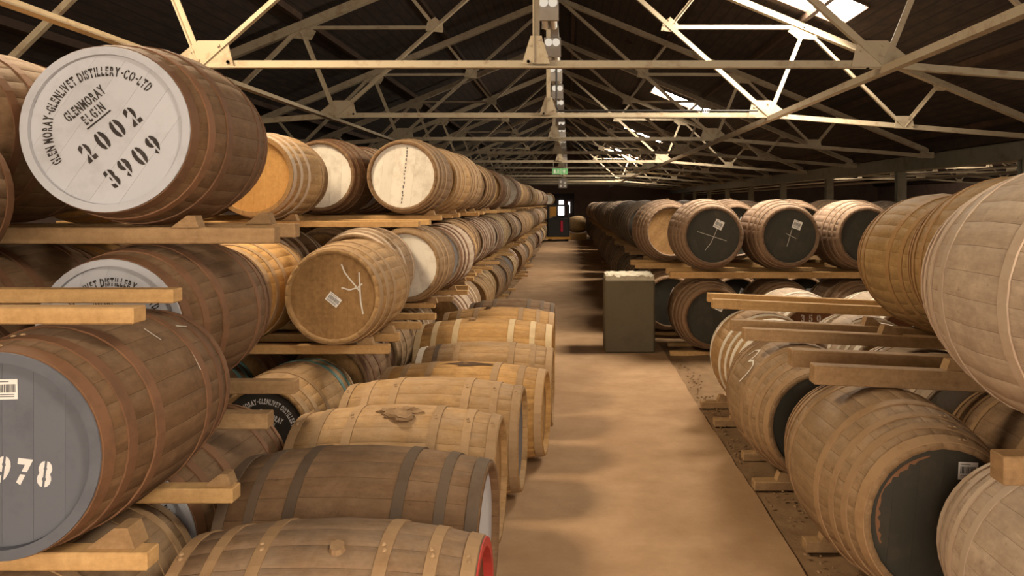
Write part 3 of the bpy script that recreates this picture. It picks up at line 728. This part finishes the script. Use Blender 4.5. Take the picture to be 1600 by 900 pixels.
# --- white heads, sixth row
SP = .72
e, hd = cask('barrel', -1.45, 7.38, 1.645, 0, 'brown', 'irondust', 'hwhite', 'cask with a stained white head at the aisle end, top tier', GL_, True, scale=(1.03, 1), hroll=.12)
mb = MB(); r2 = random.Random(3); z = .24
while z > -.24:
    h = r2.uniform(.008, .03); xo = .012 + (z * .10) + r2.uniform(-.004, .004)
    mb.add([(xo - .004, 0, z), (xo + .005, 0, z), (xo + .003, 0, z - h), (xo - .004, 0, z - h)], [(0, 1, 2, 3)]); z -= h + r2.uniform(.004, .02)
on_head(hd, mb, 'ink', 'seam_stain')
cask('barrel', -1.45 - SP, 7.38, 1.645, 0, 'brown', 'rust', 'hwhite', 'white-headed cask between the orange-headed and the stained white-headed casks', GL_, True, scale=(1.03, 1))
cask('barrel', -1.45 - 2 * SP, 7.38, 1.645, 0, 'honey', 'rust', 'raw', 'honey cask hidden behind the orange-headed cask', GL_, True, scale=(1.03, 1))
cask('barrel', -1.43, 7.38, .865, 0, 'drab', 'irondust', 'hwhite', 'cask with a clean white head, middle tier by the tan cask', GL_, True, scale=(1.03, 1))
cask('barrel', -1.43 - SP, 7.38, .865, 0, 'brown', 'irondust', 'raw', 'brown middle cask left of the clean white-headed cask', GL_, True, scale=(1.03, 1))
cask('barrel', -1.80, 7.38, .085, 0, 'drab', 'irondust', 'raw', 'drab bottom cask below the clean white-headed cask', GL_, True, scale=(1.03, 1))
cask('barrel', -1.80 - SP, 7.38, .085, 0, 'brown', 'irondust', 'raw', 'brown bottom cask second in below the white-headed cask', GL_, True, scale=(1.03, 1))
def rails(k, y, xa, xb, tiers, side, row, hi=.045):
    for t, z in tiers:
        for yy, w in ((y - .24, 'front'), (y + .24, 'rear')):
            a, b = (xa, xb + rnd.uniform(-.22, .06)) if side == 'left' else (xa + rnd.uniform(-.12, .05), xb)
            runner(a, b, yy, z, h=hi, mat=rnd.choice(('pine', 'pine', 'pine_dull')), label='%s timber runner under the %s tier, %s stack, %s row back' % (w, t, side, row), group='runners of the %s stacks' % side)
rails(0, 7.38, -3.4, -1.06, (('top', 1.645), ('middle', .865), ('bottom', .085)), 'left', 'sixth')
wedge(-1.30, 7.14, 1.645, 'wedge right of the stained white-headed cask', s=.8); wedge(-1.28, 7.14, .865, 'wedge right of the clean white-headed cask', s=.8)
# --- the long left stack running to the far end
FIN = [('drab', 'irondust'), ('brown', 'rust'), ('tan', 'irondust'), ('brown', 'irondust'), ('drab', 'irongrey'), ('tan', 'ironpale'), ('umber', 'irondust'), ('grey', 'rust')]
HD = ['raw', 'raw', 'hwhite', 'raw', 'hsilver', 'hbrown', 'raw', 'hblack']
WW = {'drab': 'drab', 'brown': 'brown', 'tan': 'tan', 'grey': 'greyish', 'umber': 'dark brown'}
y = 7.38; row = 6
while y < 41:
    y += rnd.uniform(.99, 1.06) + (.35 if row in (14, 21, 27) else 0); row += 1
    near = y < 10.2; ncol = 3 if y < 9 else 2
    dxr = rnd.uniform(-.04, .06)
    for t, z in (('top', 1.645), ('middle', .865), ('bottom', .085)):
        if row > 31 and t == 'top' and row % 3 == 0: continue
        dxt = rnd.uniform(-.05, .06)
        for j in range(ncol):
            wm, hm = rnd.choice(FIN); hd_ = rnd.choice(HD); sc = rnd.uniform(.99, 1.05)
            cask('barrel', -1.45 + dxr + dxt - .73 * j - (.36 if t == 'bottom' and y < 9 else 0), y + rnd.uniform(-.03, .03), z, rnd.uniform(-2, 3), wm, hm, hd_,
                 '%s oak cask, left stack, %s tier, %s row back, %s' % (WW[wm], t, ORD[row - 1], ('at the aisle', 'second from the aisle', 'third from the aisle')[j]),
                 GL_, near, scale=(sc, 1))
    rails(0, y, -3.0, -1.08 + dxr, (('top', 1.645), ('middle', .865), ('bottom', .085)) if y < 26 else (('top', 1.645), ('middle', .865)), 'left', ORD[row - 1])
    if y < 14:
        for t, z in (('top', 1.645), ('middle', .865), ('bottom', .085)):
            wedge(-1.28 + dxr, y - .24, z, 'small wedge at the aisle, left stack, %s tier, %s row back' % (t, ORD[row - 1]), s=.75)

# ================================================================== casks lying across on the aisle floor
GF = 'casks lying crosswise along the left of the aisle'
FL = [  # x, y, kind, (radial, length) scale, wood, hoop, head, label
 (-.755, 2.575, (.99, .92), 'brown', 'hoopdrab', 'hbrown', 'nearest floor cask with a red-painted rim, bottom centre', 'redrim'),
 (-.845, 3.315, (1.02, 1.0), 'umber', 'irondark', 'hsilver', 'dark-hooped floor cask with a greyish head, second from the bottom', None),
 (-.86, 4.06, (1.0, 1.0), 'tan', 'irondust', 'raw', 'floor cask with a ragged cloth over its bung', None),
 (-.80, 4.785, (.98, 1.02), 'tan', 'irondust', 'hslate', 'tan floor cask with a dark head, fourth from the bottom', None),
 (-.71, 5.48, (.92, 1.08), 'honey', 'irondust', 'raw', 'honey floor cask with a dark stain beside its bung', None),
 (-.64, 6.16, (.95, 1.0), 'tan', 'irondust', 'raw', 'tan floor cask with a blackened left end', None),
 (-.72, 6.89, (1.05, 1.12), 'honey', 'ironpale', 'raw', 'long honey floor cask with pale hoops', None),
 (-.67, 7.665, (1.05, 1.02), 'honey', 'irondust', 'raw', 'honey floor cask with a dark bung near the far end', None),
 (-.60, 8.43, (1.04, .86), 'umber', 'irondark', 'raw', 'small dark floor cask, farthest of the floor casks', None)]
for i, (x, y, sc, wm, hm, hm2, lab, rim) in enumerate(FL):
    e, hd = cask('floorhog', x, y, .0, rnd.uniform(-1.0, 3.0) * -1, wm, hm, hm2, lab, GF, True, scale=sc, axis_x=True, rim=rim, roll=.06, hroll=rnd.uniform(-.4, .4), hoops={1: 'hoopwhite', 3: 'irondark'} if i == 5 else None)
    e.rotation_euler.z = PI / 2 - math.radians((1.0, 3.0, 1.5, 2.5, 4.5, 1.0, 0.5, 0, 0)[i])
    if i in (0, 2, 3): rivets(e, 'floorhog', (0, 1, 2, 4, 5), -.35)
    if i == 2:
        bm = bmesh.new(); bmesh.ops.create_icosphere(bm, subdivisions=3, radius=.075)
        r3 = random.Random(5)
        for v in bm.verts:
            a = math.atan2(v.co.x, v.co.y); v.co.x *= 1.0 + .35 * math.sin(3 * a + 1); v.co.y *= 1.25 + .4 * math.sin(5 * a) + .2 * math.sin(9 * a); v.co.z *= .35 + .1 * math.sin(a * 7)
            v.co += Vector((r3.uniform(-1, 1), r3.uniform(-1, 1), r3.uniform(-.6, 1))) * .009
        me = bpy.data.meshes.new('bung_cloth'); bm.to_mesh(me); bm.free()
        o = link('bung_cloth', me, e, M['bung']); o.location = (-.09, -.02, KIND['floorhog'][0] * 2 - .016)
    elif i in (0, 7, 6): bung(e, 'floorhog', -.1 if i else -.35, .1 if i else -.05, 'bung' if i != 7 else 'stainm', .028)
    if i == 4:
        mb = MB(); pts = [surf('floorhog', -.12 + .12 * math.cos(t) * (1 + .4 * math.sin(3 * t)), -.05 + .15 * math.sin(t) * (1 + .3 * math.sin(5 * t)), .004) for t in [2 * PI * q / 24 for q in range(24)]]
        mb.add(pts, [tuple(range(24))]); o = mb.build('spill_stain', M['stainm'], e); o.location = (0, 0, KIND['floorhog'][0])

# ================================================================== right stacks
GR = 'casks in the right stacks'
e, hd = cask('butt', 1.74, 2.60, .985, 0, 'grey', 'irongrey', 'raw', 'big pale grey cask at the right edge, upper tier', GR, True, scale=(.985, .98), roll=.3)
e, hd = cask('punch', 1.75, 2.58, .04, 0, 'grey', 'irongrey', 'raw', 'pale grey cask in the bottom right corner', GR, True, scale=(.93, .98))
cask('butt', 2.68, 2.60, .975, 0, 'grey', 'irongrey', 'raw', 'pale cask out of frame at the upper right', GR, True)
cask('punch', 2.60, 2.58, .02, 0, 'grey', 'irongrey', 'raw', 'pale cask out of frame at the lower right', GR, True)
# near bottom tier
e, hd = cask('punch', 1.50, 3.79, .05, -1, 'drab', 'hoopdrab', 'hdark', 'large drab cask with dark recessed head and barcode, lower right', GR, True, scale=(.955, 1.0), roll=.1, hroll=.1)
barcode(hd, .125, .205, .085, .075, -.05); rivets(e, 'punch', (0, 2, 4), .25)
mb = MB(); rr = .275
for q in range(26):
    t0, t1 = math.radians(98 + q * 4), math.radians(98 + q * 4 + 4); w0 = .004 + .02 * abs(math.sin(q * .23) * math.sin(q * 1.9)); w1 = .004 + .02 * abs(math.sin((q + 1) * .23) * math.sin((q + 1) * 1.9))
    mb.add([(rr * math.cos(t0), 0, rr * math.sin(t0)), (rr * math.cos(t1), 0, rr * math.sin(t1)), ((rr - w1) * math.cos(t1), 0, (rr - w1) * math.sin(t1)), ((rr - w0) * math.cos(t0), 0, (rr - w0) * math.sin(t0))], [(0, 1, 2, 3)])
on_head(hd, mb, 'rust', 'red_paint_trace')
cask('punch', 2.36, 3.82, .05, 0, 'brown', 'hoopdrab', 'hdark', 'brown cask behind the near right timbers, lower tier', GR, True, scale=(.905, 1))
e, hd = cask('punch', 1.465, 5.22, .05, -1, 'drab', 'hoopdrab', 'hdark', 'drab cask with a chalked figure 3 on its side', GR, True, scale=(.935, 1.0), roll=.2)
chalk_body(e, 'punch', [(-.84 + (p - q) * 1.0 / .42, -.02 - (p + q) * 1.0) for p, q in ((-.045, -.075), (.0, -.09), (.04, -.07), (.035, -.03), (-.005, -.005), (.035, .01), (.05, .05), (.02, .085), (-.05, .095))], .012)
cask('punch', 2.32, 5.22, .05, 0, 'grey', 'irongrey', 'hwhite', 'greyish cask under timbers beside the chalked 3 cask', GR, True, scale=(.885, 1))
cask('punch', 3.16, 5.22, .05, 0, 'drab', 'irongrey', 'raw', 'drab cask far under the timbers, third in from the chalked 3 cask', GR, True, scale=(.84, 1))
e, hd = cask('punch', 1.60, 6.62, .05, 0, 'tan', 'hoopwhite', 'hbrown', 'tan cask with whitewashed hoops beside the chalked 3 cask', GR, True, scale=(.95, 1.0))
for q in (-.2, -.05, .12): 
    pass
cask('punch', 2.43, 6.62, .05, 0, 'grey', 'hoopwhite', 'raw', 'pale cask with whitewashed hoops between timbers', GR, True, scale=(.91, 1))
cask('punch', 3.26, 6.62, .05, 0, 'tan', 'hoopwhite', 'raw', 'pale hooped cask third in under the timbers', GR, True, scale=(.86, 1))
e, hd = cask('punch', 2.25, 8.0, .06, -1, 'grey', 'hoopwhite', 'hbrown', 'whitish cask with brown head stencilled 350', GR, True, scale=(.97, 1), hroll=0)
mb = MB(); text_line(mb, '350', .065, .0, .207, 0, .8, .20); on_head(hd, mb, 'white_ink')
cask('punch', 3.12, 8.0, .03, -3, 'grey', 'hoopwhite', 'hbrown', 'whitish cask right of the cask stencilled 350', GR, True, scale=(.97, 1))
cask('punch', 3.98, 8.0, .03, -3, 'grey', 'hoopwhite', 'hbrown', 'whitish cask second right of the cask stencilled 350', GR, True, scale=(.97, 1))
# upper tier of near right rows
e, hd = cask('butt', 2.30, 3.97, .93, -1, 'ochre', 'hoopochre', 'raw', 'big ochre cask right beside the pale grey cask, upper tier', GR, True, scale=(1.05, 1.0), roll=.2)
cask('butt', 3.30, 3.97, .885, 0, 'ochre', 'hoopochre', 'raw', 'ochre cask hidden behind the pale grey cask', GR, True, scale=(1.03, 1))
e, hd = cask('butt', 2.47, 5.30, .895, 0, 'ochre', 'hoopochre', 'raw', 'ochre cask with rusty hoops, left of the pair on the upper tier', GR, True, scale=(1.0, 1.0), roll=.1)
cask('butt', 3.42, 5.30, .855, 0, 'ochre', 'hoopochre', 'raw', 'second ochre cask in, hidden behind the pair', GR, True)
TR = [((3.84, 4.25), (1.165, 1.17), 'near', .98), ((5.12, 5.50), (1.11, 1.11), 'middle', .955), ((6.48, 6.90), (1.155, 1.19), 'far', .98)]
for ys, xs, nm, z in TR:
    for yy, xx, w in zip(ys, xs, ('front', 'rear')):
        runner(xx, xx + 3.0, yy, z, h=.09 if nm == 'near' else .075, w=.085, mat='pine_dull' if nm != 'far' else 'pine', tilt=2.6, label='%s long timber of the %s pair jutting out over the right casks' % (w, nm))
runner(1.345, 3.6, 2.52, .965, h=.09, w=.085, mat='pine_dull', label='timber end resting on the pale bottom right cask'); runner(1.78, 3.6, 2.90, .965, h=.09, w=.085, mat='pine_dull', label='rear timber under the big pale grey cask')
wedge(2.13, 5.14, .91, 'wedge under the left ochre cask, front timber', True, 1.1); wedge(2.16, 5.52, .908, 'wedge under the left ochre cask, rear timber', True, 1.1)
wedge(1.93, 3.86, .945, 'wedge under the right ochre cask', True, 1.0)
# base runners on the earth
for y, w in ((3.79, 'the barcode cask'), (5.22, 'the chalked 3 cask'), (6.62, 'the whitewashed-hoop cask')):
    for dy, q in ((-.28, 'front'), (.28, 'rear')):
        runner(1.16 + rnd.uniform(-.03, .05), 3.8, y + dy, .045, h=.055, w=.085, mat='pine_dull', label='%s ground runner under %s' % (q, w))
    wedge(1.40, y - .28, .045, 'ground wedge left of %s' % w, True, 1.0); wedge(1.40, y + .28, .045, 'rear ground wedge left of %s' % w, True, 1.0)
# --- two-tier stack of dark-headed casks running back
y = 9.63 - 1.42; row = 0
PITCH = .93
XR = [1.62, 1.30, 1.42, 1.30, 1.34]
while y < 40:
    y += 1.42 + (rnd.uniform(-.02, .04) if row else 0); row += 1
    x0 = XR[row - 1] if row <= 5 else 1.30 + rnd.uniform(-.05, .08)
    near = y < 10.5; nt_ = 5 if row <= 3 else (3 if row < 9 else 2)
    for t, z in (('lower', .03), ('upper', .96)):
        for j in range(nt_):
            if t == 'lower' and row > 3 and j > 1: continue
            wm = 'dusty' if row < 3 else rnd.choice(('black', 'black', 'dusty', 'umber')); hm = 'irondark' if wm != 'dusty' else 'hoopdusty'
            hdm = 'hdark'
            if row == 2 and j == 0 and t == 'upper': hdm = 'raw'
            if row > 4 and rnd.random() < .2: hdm = 'hwhite'
            pos = ('at the aisle', 'second from the aisle', 'third from the aisle', 'fourth from the aisle', 'fifth from the aisle')[j]
            lab = '%s cask, right stack, %s tier, %s row of dark-headed casks, %s' % ({'dusty': 'dusty', 'black': 'blackened', 'umber': 'dark brown'}[wm], t, ORD[row - 1], pos)
            if row == 2 and j == 0 and t == 'upper': lab = 'dusty cask with streaked bare oak head, upper tier of right stack'
            sc = rnd.uniform(.965, .995)
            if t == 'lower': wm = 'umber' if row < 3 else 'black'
            if t == 'lower' and row < 3: lab = lab.replace('dusty', 'dark brown')
            elif t == 'lower': lab = lab.replace('dusty', 'blackened').replace('dark brown', 'blackened')
            e, hd = cask('punch', x0 + .87 * j, y, z, -2 + rnd.uniform(-1.5, 1.5), wm, hm, hdm, lab, GR, near, scale=(sc, 1.02), hroll=(.75 if hdm == 'raw' else None))
            if row <= 2 and hdm == 'hdark':
                barcode(hd, .07 + .02 * j, .13, .105, .10, (-.45, -.35, 0.05, .2, 0)[j])
                if t == 'upper' and row == 1: chalk(hd, [[(.06, .10), (-.02, -.08), (-.09, -.17)], [(-.18, .05), (.16, -.06)]] if j == 0 else [[(.03, .08), (-.03, -.12)], [(-.04, .03), (.08, -.03)]], .004)
            if row <= 3 and t == 'upper' and j < 2 and row > 1: bung(e, 'punch', .15, .05)
    for t, z in (('upper', .955), ('lower', .03)):
        for dy, q in ((-.3, 'front'), (.3, 'rear')):
            runner(x0 - (.45 if row < 3 else .28) + rnd.uniform(-.06, .08), x0 + (3.8 if row < 4 else 2.4), y + dy, z, h=.075 if t == 'upper' else .05, w=.085, mat='pine' if row < 3 else 'pine_dull', group='runners of the right stacks',
                   label='%s timber runner under the %s tier, right stack, %s row of dark-headed casks' % (q, t, ORD[row - 1]))

# ================================================================== block in the aisle, far end things
e = empty('painted_block', (.705, 9.60, 0)); tag(e, 'olive painted waist-high block with pale chipped top in the aisle', 'block')
me = bevel_mesh(MB().box(-.295, .295, -.25, .25, 0, .86).mesh('block_body'), .02); link('block_body', me, e, M['boxgreen'])
bm = bmesh.new(); bmesh.ops.create_grid(bm, x_segments=18, y_segments=14, size=1)
r3 = random.Random(11)
for v in bm.verts:
    v.co.x *= .285; v.co.y *= .24; ed = abs(v.co.x) > .27 or abs(v.co.y) > .23
    v.co.z = .92 + r3.uniform(-.006, .006) - (.03 * r3.random() if ed else 0)
    if ed: v.co.x *= 1 - r3.random() * .03
ext = bmesh.ops.extrude_edge_only(bm, edges=[x_ for x_ in bm.edges if x_.is_boundary])
for v in ext['geom']:
    if isinstance(v, bmesh.types.BMVert): v.co.z = .85; v.co.x = max(-.285, min(.285, v.co.x * 1.02)); v.co.y = max(-.24, min(.24, v.co.y * 1.02))
me = bpy.data.meshes.new('block_top'); bm.to_mesh(me); bm.free(); link('block_top', me, e, M['boxtop'])
# fork truck
e = empty('fork_truck', (-.50, 37.2, 0)); tag(e, 'dark fork truck with yellow front bar parked at the far end', 'fork truck')
link('chassis', bevel_mesh(MB().box(-.52, .45, -.1, 1.5, .18, 1.05).mesh('chassis'), .03), e, M['grease'])
MB().box(-.58, .55, -.2, -.1, .10, .20).build('front_bar', M['yellow'], e)
for x in (-.5, .44): MB().box(x - .05, x + .05, 0, .12, .2, 1.65).build('mast_rail', M['grease'], e)
MB().box(-.55, .5, .3, 1.3, 1.62, 1.70).build('overhead_guard', M['grease'], e)
for x in (-.5, .44): MB().box(x - .03, x + .03, 1.2, 1.28, 1.0, 1.63).build('guard_post', M['grease'], e)
MB().box(-.42, -.12, .2, .26, 1.15, 1.6).build('load_backrest', M['yellow'], e)
MB().cyl((.13, -.13, .45), (.13, -.13, .95), .06, 10).build('fire_extinguisher', M['redplastic'], e)
for x in (-.42, .36):
    for yy in (.1, 1.2): MB().cyl((x - .08, yy, .17), (x + .08, yy, .17), .17, 16).build('wheel', M['grease'], e)
MB().box(-.25, .25, .7, 1.1, 1.05, 1.2).build('seat', M['grease'], e)
runner(.0, .82, 38.8, .32, h=.32, w=.9, mat='pine', label='low orange timber plinth beside the fork truck')
cask('punch', .40, 39.0, .33, 0, 'ochre', 'irondust', 'raw', 'ochre cask lying crosswise on the timber plinth', 'casks at the far end', axis_x=True, scale=(.95, .7))
for j, (x, y, z) in enumerate(((-1.15, 44.0, 1.65), (-1.2, 44.0, .87), (-1.2, 44.0, .085), (1.5, 45, .05), (1.5, 45, .95), (2.4, 45, .95))):
    cask('barrel', x, y, z, 0, 'tan', 'irondust', 'hwhite' if j == 0 else 'raw', ['pale cask on top at the far end of the left stack', 'middle cask at the far end of the left stack', 'bottom cask at the far end of the left stack', 'bottom cask at the far end on the right', 'upper cask at the far end on the right', 'second upper cask at the far end on the right'][j], 'casks at the far end')
# a few loose stones at the path edge
r4 = random.Random(21)
bm = bmesh.new(); bmesh.ops.create_icosphere(bm, subdivisions=1, radius=1.0); sm = bpy.data.meshes.new('stone'); bm.to_mesh(sm); bm.free(); sm.materials.append(M['earth'])
mb = MB()
for q in range(160):
    s = r4.uniform(.004, .013); x = 1.15 + abs(r4.gauss(0, .09)); y = r4.uniform(3.2, 9); 
    mb.add([(x + v.co.x * s * r4.uniform(.7, 1.4), y + v.co.y * s, .0 + v.co.z * s * .7) for v in sm.vertices], [tuple(p.vertices) for p in sm.polygons])
bpy.data.meshes.remove(sm)
tag(mb.build('gravel', M['earth']), 'loose grit and small stones along the concrete edge', 'gravel', kind='stuff')
for o in bpy.data.objects:
    if 'hd' in o: del o['hd']
